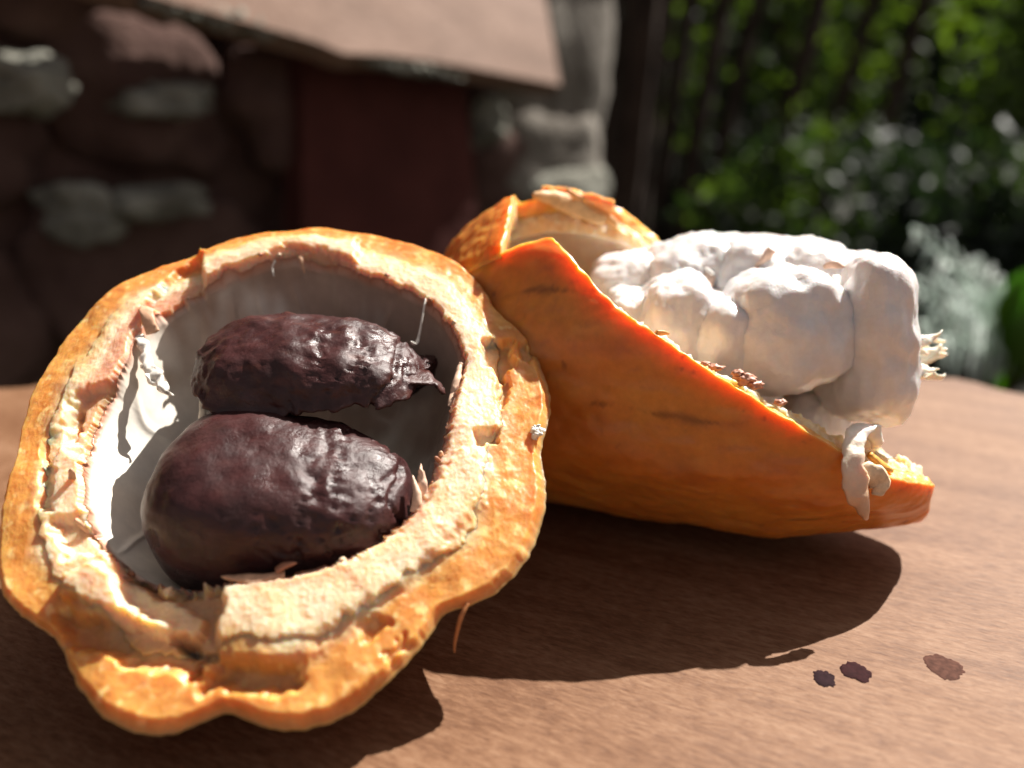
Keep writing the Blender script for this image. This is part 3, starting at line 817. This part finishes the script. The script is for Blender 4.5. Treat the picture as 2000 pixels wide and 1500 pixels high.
# ------------------------------------------------------------------ dried drops on the table
def drop(px, py, rx, ry, h, col, rough, label, seed):
    c = on_table(px, py)
    s = np.linalg.norm(on_table(px + 10, py) - on_table(px - 10, py)) / 20
    sy = np.linalg.norm(on_table(px, py + 10) - on_table(px, py - 10)) / 20
    n, m = 48, 10
    a = np.linspace(0, 2 * np.pi, n, endpoint=False)
    e = 1 + 0.12 * fbm(np.c_[np.cos(a) * 6, np.sin(a) * 6, a * 0 + seed], 2, seed + 1) + 0.30 * fbm(np.c_[np.cos(a) * 1.4, np.sin(a) * 1.4, a * 0 + seed * .37], 3, seed)
    V = []
    for k in range(m):
        q = k / (m - 1)
        z = h * (1 - q ** 3) * (1 + 0.3 * q) + 0.00005
        V.append(np.c_[c[0] + np.cos(a) * e * q * rx * s, c[1] + np.sin(a) * e * q * ry * sy, np.full(n, z)])
    V = np.array(V).reshape(-1, 3)
    V[:, 2] += h * 0.3 * fbm(V * 500, 2, seed) * (V[:, 2] > 0.0001)
    V[-n:, 2] = -0.0002
    m_ = col_mat('dried_juice', rough, 900, 0.4, 0.5, 1200, 0.0003, base=col, spec=0.08)
    o = mesh_obj('juice_drop', V, grid_faces(m, n, flip=True), m_, closed=False)
    tag(o, label, 'stain')
drop(1609, 1325, 23, 17, .00018, (0.020, 0.008, 0.010), .8, 'small ragged dark purple drop, least round of the drops on the table', 3)
drop(1671, 1312, 30, 18, .00018, (0.028, 0.008, 0.009), .8, 'oval dark maroon dried drop on the wooden table', 8)
drop(1846, 1305, 36, 23, .0001, (0.085, 0.038, 0.027), .8, 'pale brown thin dried drop on the wooden table', 15)

# ------------------------------------------------------------------ background: stone wall, board, foliage
def stone_mat(name, a, b_, sc=18.0):
    m, nt, b = new_mat(name)
    tc = N(nt, 'ShaderNodeTexCoord')
    n1 = N(nt, 'ShaderNodeTexNoise', Scale=sc, Detail=7.0, Roughness=0.65)
    nt.links.new(tc.outputs['Object'], n1.inputs['Vector'])
    r = ramp(nt, [(0.35, a), (0.62, b_)]); nt.links.new(n1.outputs['Fac'], r.inputs[0])
    nt.links.new(r.outputs[0], b.inputs['Base Color']); b.inputs['Roughness'].default_value = 1.0; b.inputs['Specular IOR Level'].default_value = 0.15
    n2 = N(nt, 'ShaderNodeTexNoise', Scale=sc * 6, Detail=6.0)
    nt.links.new(tc.outputs['Object'], n2.inputs['Vector'])
    bp = N(nt, 'ShaderNodeBump', Strength=0.6, Distance=0.006)
    nt.links.new(n2.outputs['Fac'], bp.inputs['Height']); nt.links.new(bp.outputs[0], b.inputs['Normal'])
    return m
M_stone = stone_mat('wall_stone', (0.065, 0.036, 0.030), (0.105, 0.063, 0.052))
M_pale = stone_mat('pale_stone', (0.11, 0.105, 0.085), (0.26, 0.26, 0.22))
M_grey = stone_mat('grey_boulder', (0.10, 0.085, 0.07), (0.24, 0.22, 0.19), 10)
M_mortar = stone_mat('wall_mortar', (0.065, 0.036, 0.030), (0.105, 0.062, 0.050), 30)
M_red = stone_mat('red_paint', (0.062, 0.020, 0.017), (0.09, 0.029, 0.024), 12)
M_board = wood_mat('board_wood', (0.14, 0.082, 0.056), (0.195, 0.120, 0.086), (0.245, 0.16, 0.12), math.radians(-20), grain=0.25, rough=0.8)

WD = np.array([0.66, 0.75, 0]); WD /= np.linalg.norm(WD)
WNn = np.array([0.75, -0.66, 0]); WNn /= np.linalg.norm(WNn)
WP = at(1140, 300, 1.05)
GROUND = -0.48

def wall_at(px, py, off=0.0): return on_plane(px, py, WP + WNn * off, WNn)

def build_wall():
    base = on_plane(600, 400, WP, WNn)
    root = empty('stone_wall', (base[0], base[1], GROUND), 'dark shaded wall of rough rounded stones behind the table', 'wall')
    e1 = WP + WD * 0.02; e0 = WP - WD * 1.7
    prof = []
    z1 = 0.62
    V = [];
    for p, d in ((e0, 0), (e1, 0), (e1, -0.30), (e0, -0.30)):
        for z in (GROUND - 0.02, z1):
            q = p + WNn * (d - 0.016); V.append((q[0], q[1], z))
    F = [[0, 2, 3, 1], [2, 4, 5, 3], [4, 6, 7, 5], [6, 0, 1, 7], [1, 3, 5, 7], [0, 6, 4, 2]]
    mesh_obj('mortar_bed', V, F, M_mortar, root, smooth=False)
    v, f = ICO[4]
    def stone(c, a, b, d, seed, mat, rough=0.16):
        q = v / ((np.abs(v) ** 3).sum(1) ** (1 / 3))[:, None]
        q = q * (1 + rough * fbm(v * 1.3 + seed * 3.1, 4, seed)[:, None])
        P = c + (q[:, :1] * a) * WD + (q[:, 1:2] * d) * WNn + (q[:, 2:3] * b) * np.array([0, 0, 1.0])
        mesh_obj('stone', P, f, mat, root)
    rnd = random.Random(3)
    k = 0
    z = GROUND + 0.07
    while z < z1 - 0.03:
        hh = rnd.uniform(0.055, 0.08)
        s = 0.04
        while s < 1.65:
            w = rnd.uniform(0.06, 0.13)
            c = e1 - WD * (s + w) + WNn * rnd.uniform(-0.035, -0.012); c[2] = z + rnd.uniform(-.012, .012)
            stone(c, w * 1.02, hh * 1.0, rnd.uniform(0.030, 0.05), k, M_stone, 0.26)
            k += 1; s += 2 * w
        z += 2 * hh
    # paler stones that show in the photograph
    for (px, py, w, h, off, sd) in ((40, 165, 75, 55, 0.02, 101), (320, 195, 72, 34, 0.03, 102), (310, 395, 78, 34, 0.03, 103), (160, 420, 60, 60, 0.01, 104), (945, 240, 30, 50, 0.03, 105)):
        p = wall_at(px, py, off); t = (p - CAM) @ FWD
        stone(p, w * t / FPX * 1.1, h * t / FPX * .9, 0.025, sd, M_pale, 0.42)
    # big boulders that finish the end of the wall
    for (px, py, w, h, off, sd) in ((1062, 110, 96, 215, 0.0, 111), (1050, 300, 90, 105, 0.0, 112), (1085, 375, 72, 55, 0.015, 113), (1010, 330, 90, 90, 0.0, 114), (1080, 480, 80, 70, 0.0, 115), (1060, -60, 100, 80, 0, 116), (1075, 620, 90, 90, 0, 117)):
        p = wall_at(px, py, off); t = (p - CAM) @ FWD
        stone(p, w * t / FPX * 1.9, h * t / FPX, 0.045, sd, M_grey if sd in (111, 112, 116) else (M_stone if sd != 113 else M_pale))
build_wall()

def slab_poly(name, pix, p0, nrm, th, mat):
    pts = np.array([on_plane(x, y, p0, nrm) for x, y in pix])
    b = pts - np.asarray(nrm) * th
    n = len(pts)
    V = np.concatenate([pts, b], 0)
    F = [list(range(n)), list(range(2 * n - 1, n - 1, -1))] + [[i, i + n, (i + 1) % n + n, (i + 1) % n] for i in range(n)]
    o = mesh_obj(name, V, F, mat, None, smooth=False)
    return o
BN = WNn * 0.83 + np.array([0, 0, 0.56]); BN /= np.linalg.norm(BN)
BP = wall_at(1095, 165, 0.115)
bo = slab_poly('wooden_board', [(-120, -130), (140, -55), (318, -2), (480, 42), (618, 82), (670, 104), (760, 108), (900, 128), (1095, 166), (1066, 0), (1040, -140)], BP, BN, 0.02, M_board)
tag(bo, 'pale brown wooden board leaning on the stone wall above the dark red panel', 'board')
po = slab_poly('painted_door', [(590, 90), (905, 110), (938, 470), (930, 640), (590, 640)], WP + WNn * 0.045, WNn, 0.03, M_red)
tag(po, 'dark red painted door set in the stone wall under the board', 'door')

def ledge(pix, t, r, label):
    pts = [on_plane(x, y + 12, BP - BN * 0.008, BN) for x, y in pix]
    o = strand('pale_stone_ledge', pts, [r * .5, r, r * 1.1, r * .8, r * .3], r, M_pale, None, n=40, ragged=r * .9, seed=int(pix[0][0]), ns=12)
    tag(o, label, 'ledge')
ledge([(270, -10), (380, 12), (470, 32), (550, 55), (625, 80)], .8, .007, 'thin whitish stone ledge under the high end of the board')
ledge([(690, 100), (750, 112), (810, 122), (860, 132), (900, 142)], .9, .005, 'thin bluish stone ledge under the low end of the board, above the red panel')

# ground and the steep bank behind the trees
def build_ground():
    m, nt, b = new_mat('soil')
    tc = N(nt, 'ShaderNodeTexCoord')
    n1 = N(nt, 'ShaderNodeTexNoise', Scale=3.0, Detail=8.0)
    nt.links.new(tc.outputs['Object'], n1.inputs['Vector'])
    r = ramp(nt, [(0.35, (0.012, 0.010, 0.007)), (0.65, (0.022, 0.024, 0.011))]); nt.links.new(n1.outputs['Fac'], r.inputs[0])
    nt.links.new(r.outputs[0], b.inputs['Base Color']); b.inputs['Roughness'].default_value = 0.95
    nx, ny = 90, 90
    X, Y = np.meshgrid(np.linspace(-14, 14, nx), np.concatenate([np.linspace(-8, 3.5, 30), np.linspace(3.6, 9, 50), np.linspace(9.5, 60, 10)]))
    Z = GROUND + 3.6 * sstep(4.6, 7.2, Y) + 0.05 * fbm(np.stack([X * .8, Y * .8, 0 * X], -1), 3, 2) * sstep(1, 2, np.abs(Y) + np.abs(X)) + 0.25 * fbm(np.stack([X * .6, Y * .6, 0 * X], -1), 3, 5) * sstep(4.2, 6, Y)
    Z = np.minimum(np.where((np.abs(X) < 1.2) & (np.abs(Y) < 1.5), GROUND, Z), 99)
    o = mesh_obj('ground', np.stack([X, Y, Z], -1).reshape(-1, 3), grid_faces(ny, nx, wrap_c=False), m, closed=False)
    o['kind'] = 'structure'
build_ground()

def leaf_mat(name, c1, c2, trans=0.5, rough=0.6, tint=(1.5, 1.6, 0.5)):
    m, nt, b = new_mat(name)
    at_ = N(nt, 'ShaderNodeAttribute', attribute_name='Col')
    r = ramp(nt, [(0.0, c1), (1.0, c2)]); nt.links.new(at_.outputs['Fac'], r.inputs[0])
    nt.links.new(r.outputs[0], b.inputs['Base Color']); b.inputs['Roughness'].default_value = rough
    tr = N(nt, 'ShaderNodeBsdfTranslucent')
    hs = N(nt, 'ShaderNodeMixRGB', blend_type='MULTIPLY', Fac=1.0); hs.inputs[2].default_value = (*tint, 1)
    nt.links.new(r.outputs[0], hs.inputs[1]); nt.links.new(hs.outputs[0], tr.inputs['Color'])
    mx = N(nt, 'ShaderNodeMixShader', Fac=trans)
    nt.links.new(b.outputs[0], mx.inputs[1]); nt.links.new(tr.outputs[0], mx.inputs[2])
    nt.links.new(mx.outputs[0], nt.nodes['Material Output'].inputs['Surface'])
    return m
M_leafA = leaf_mat('leaf_green', (0.020, 0.042, 0.012), (0.085, 0.130, 0.020))
M_leafB = leaf_mat('leaf_dark', (0.006, 0.014, 0.010), (0.020, 0.036, 0.018), 0.3)
M_leafE = leaf_mat('leaf_mid', (0.014, 0.032, 0.014), (0.060, 0.095, 0.022), 0.45)
M_leafC = leaf_mat('leaf_pale', (0.62, 0.70, 0.66), (0.84, 0.88, 0.85), 0.5, 0.3, (1, 1.05, 1))
M_leafD = leaf_mat('leaf_lime', (0.10, 0.20, 0.020), (0.18, 0.30, 0.030), 0.5)
M_bark = stone_mat('bark', (0.022, 0.015, 0.012), (0.055, 0.038, 0.028), 25)

def leaves(name, centers, size, mat, parent, rng, droop=0.3, aspect=0.42):
    n = len(centers)
    d = rng.normal(0, 1, (n, 3)); d[:, 2] -= droop * 2; d /= np.linalg.norm(d, axis=1)[:, None]
    s = np.cross(d, rng.normal(0, 1, (n, 3))); s /= np.linalg.norm(s, axis=1)[:, None]
    u = np.cross(s, d)
    L = size * rng.uniform(0.6, 1.3, n)[:, None]
    W = L * aspect
    c = np.asarray(centers)
    V = np.stack([c - d * L * .5, c - d * L * .1 + s * W * .5 + u * L * .06, c + d * L * .5 - u * L * .08, c - d * L * .1 - s * W * .5 + u * L * .06, c - d * L * .1 - u * L * .02], 1)
    i = np.arange(n)[:, None] * 5
    F = np.concatenate([i + np.array([[0, 1, 4, 4]])[:, :3], i + np.array([[1, 2, 4]]), i + np.array([[2, 3, 4]]), i + np.array([[3, 0, 4]])], 0)
    col = np.repeat(rng.uniform(0, 1, n), 5)
    return mesh_obj(name, V.reshape(-1, 3), F, mat, parent, np.stack([col] * 3, -1), smooth=False, closed=False)

def tree(name, label, base, h, crown, nleaf, size, mat, seed, trunk_r=0.04, lean=(0, 0), cat='tree', group=None, clumps=26):
    rng = np.random.default_rng(seed)
    root = empty(name, base, label, cat, group)
    b = np.array(base, float)
    top = b + np.array([lean[0], lean[1], h])
    pts = [b - np.array([0, 0, 0.03]), b + (top - b) * .35 + np.r_[rng.normal(0, .03, 2), 0], b + (top - b) * .7 + np.r_[rng.normal(0, .05, 2), 0], top]
    strand('trunk', pts, [trunk_r * 1.3, trunk_r, trunk_r * .7, trunk_r * .25], 1.0, M_bark, root, n=20, ns=10, ragged=trunk_r * .15, seed=seed)
    cx, cy, cz, rx, ry, rz = crown
    cc = b + np.array([cx, cy, cz])
    cl = rng.normal(0, 1, (clumps, 3)); cl /= np.linalg.norm(cl, axis=1)[:, None]
    cl = cc + cl * rng.uniform(0.25, 1.0, (clumps, 1)) * np.array([rx, ry, rz])
    for k in range(min(7, clumps)):
        s0 = b + (top - b) * rng.uniform(.35, .9)
        strand('limb', [s0, (s0 + cl[k]) / 2 + np.array([0, 0, .05]), cl[k]], [trunk_r * .45, trunk_r * .3, trunk_r * .08], 1.0, M_bark, root, n=10, ns=7)
    w = rng.integers(0, clumps, nleaf)
    P = cl[w] + rng.normal(0, 1, (nleaf, 3)) * np.array([rx, ry, rz]) * 0.17
    P[:, 2] = np.maximum(P[:, 2], GROUND + 0.03)
    leaves('crown', P, size, mat, root, rng)
    return root

def gpos(px, t, z=GROUND):
    d = ray(px, 300); d = d / d[1]
    return np.array([d[0] * t, t, z])

tree('leafy_tree', 'broad tree with sunlit yellow green leaves behind the pulp cluster', gpos(1560, 2.9), 1.7, (0, 0, 0.85, 0.55, 0.35, 0.60), 1700, 0.060, M_leafA, 21, lean=(-.1, .1))
tree('leafy_tree', 'bright green leafy tree standing beyond the pale leaved plant', gpos(2010, 2.5), 1.6, (0, 0, 0.75, 0.35, 0.3, 0.55), 1700, 0.060, M_leafA, 22, lean=(.1, .1))
tree('evergreen_tree', 'dark dense tree between the two sunlit trees', gpos(1800, 3.6), 2.0, (0, 0, 1.0, 0.5, 0.4, 0.9), 5000, 0.07, M_leafB, 23)
tree('evergreen_tree', 'dark dense tree just beyond the end of the stone wall', gpos(1260, 3.9), 2.1, (0, 0, 1.0, 0.6, 0.4, 0.9), 5000, 0.07, M_leafB, 24)
tree('evergreen_tree', 'dark tree far behind the broad sunlit tree', gpos(1530, 4.3), 2.2, (0, 0, 1.1, 0.7, 0.4, 1.0), 6000, 0.07, M_leafB, 25)
tree('evergreen_tree', 'dark tree far behind the bright green leafy tree', gpos(2120, 4.2), 2.2, (0, 0, 1.1, 0.7, 0.4, 1.0), 6000, 0.07, M_leafB, 26)
for k, (px, t, wd, lab) in enumerate(((1330, 2.6, .5, 'low dark shrub at the foot of the slim trunks'), (1640, 2.2, .5, 'low dark shrub below the broad sunlit tree'), (1900, 1.9, .4, 'low dark shrub behind the pale leaved plant'), (2080, 2.0, .35, 'low dark shrub behind the lime green plant'))):
    tree('leafy_shrub', lab, gpos(px, t), .45, (0, 0, 0.24, wd, 0.2, 0.26), 1500, 0.06, (M_leafE if k % 2 else M_leafB), 40 + k, trunk_r=.015, cat='shrub')
# slim stems beyond the wall
for k, (px, t, lx) in enumerate(((1185, 1.9, .03), (1215, 2.1, .06), (1260, 2.0, .10), (1300, 2.3, .12), (1345, 2.2, .16), (1395, 2.4, .2), (1235, 1.7, .08), (1170, 2.3, .05), (1500, 2.3, .22), (1590, 2.5, .25), (1700, 2.4, .2))):
    b0 = gpos(px - 20, t); 
    o = strand('slim_trunk', [b0 - np.array([0, 0, .03]), b0 + np.array([lx * .3, 0, .5]), b0 + np.array([lx, 0.03, 1.3])], [.028, .024, .018], 1.0, M_bark, None, n=24, ns=10, ragged=.006, seed=k)
    tag(o, 'slim dark brown tree trunk leaning beside the end of the stone wall', 'trunk', 'slim trunks beyond the stone wall')

# plants just past the table edge
def plant(name, label, base, tips, mat, width, seed, cat='plant'):
    root = empty(name, base, label, cat)
    rng = np.random.default_rng(seed)
    b = np.array(base, float)
    for k, tip in enumerate(tips):
        mid = (b + tip) / 2 + np.array([0, 0, 0.05]); 
        st = strand('stem', [b, mid, tip - (tip - mid) * .25], [.004, .003, .002], .003, M_bark, root, n=12, ns=6)
        a = tip - (tip - mid) * .35
        e = tip + (tip - mid) * 0.35
        L = np.linalg.norm(e - a)
        strand('leaf', [a, a * .7 + e * .3 + np.array([0, 0, .01]), a * .35 + e * .65 + np.array([0, 0, .008]), e - np.array([0, 0, .01])], [.002, width, width * .9, .001], .0012, mat, root, n=18, ns=10,
               side=rng.normal(0, 1, 3) * np.array([1, .6, .5]), ragged=.002, seed=seed + k, col=(rng.uniform(0, 1),) * 3, twist=rng.uniform(-.7, .7))
def fern(name, label, base, fronds, mat, seed):
    root = empty(name, base, label, 'plant')
    rng = np.random.default_rng(seed)
    b = np.array(base, float)
    strand('stem', [b, b * .5 + fronds[0][0] * .5 + np.array([.01, .01, 0]), fronds[0][0]], [.008, .006, .004], .01, M_bark, root, n=14, ns=8)
    for fr in fronds:
        P = spline(fr, 15)
        rib = strand('frond_rib', fr, [.0028, .002, .0006], .002, mat, root, n=20, ns=6, col=(.3, .3, .3))
        T = np.gradient(P, axis=0); T /= np.linalg.norm(T, axis=1)[:, None]
        for i in range(2, 15):
            for sd in (-1, 1):
                side = np.cross(T[i], np.array([0.25, -.8, .55])); side /= np.linalg.norm(side)
                L = .036 * math.sin(math.pi * (i + 1.5) / 17) * rng.uniform(.7, 1.2)
                d = side * sd * .85 + T[i] * .55 + rng.normal(0, .15, 3) - np.array([0, 0, .12])
                e = P[i] + d * L
                strand('leaflet', [P[i], P[i] + d * L * .45 + np.array([0, 0, .003]), e - np.array([0, 0, .004])], [.0006, .0032, .0005], .0006, mat, rib, n=9, ns=6, side=T[i], col=(rng.uniform(0, 1),) * 3)
f0 = at(1985, 735, .66)
fern('pale_leaved_plant', 'pale silvery green fern like plant spreading just past the table edge beside the pulp', gpos(1990, 0.72),
     [np.array([f0] + [at(x, y, t) for x, y, t in q]) for q in (
        ((1930, 620, .64), (1870, 530, .62), (1790, 460, .60)), ((1910, 660, .63), (1850, 600, .60), (1780, 560, .58)),
        ((1920, 690, .63), (1860, 660, .60), (1800, 655, .58)), ((1960, 640, .66), (1930, 570, .66), (1900, 520, .66)), ((1930, 650, .60), (1900, 610, .57), (1850, 585, .55)))], M_leafC, 3)
pb2 = gpos(1990, 0.75)
tips = [at(x, y, t) for x, y, t in ((1960, 640, .62), (1990, 620, .6), (2010, 670, .62), (1975, 700, .66), (2040, 640, .6))]
plant('lime_green_plant', 'lime green leaved plant at the corner of the table edge', pb2, tips, M_leafD, .018, 5)
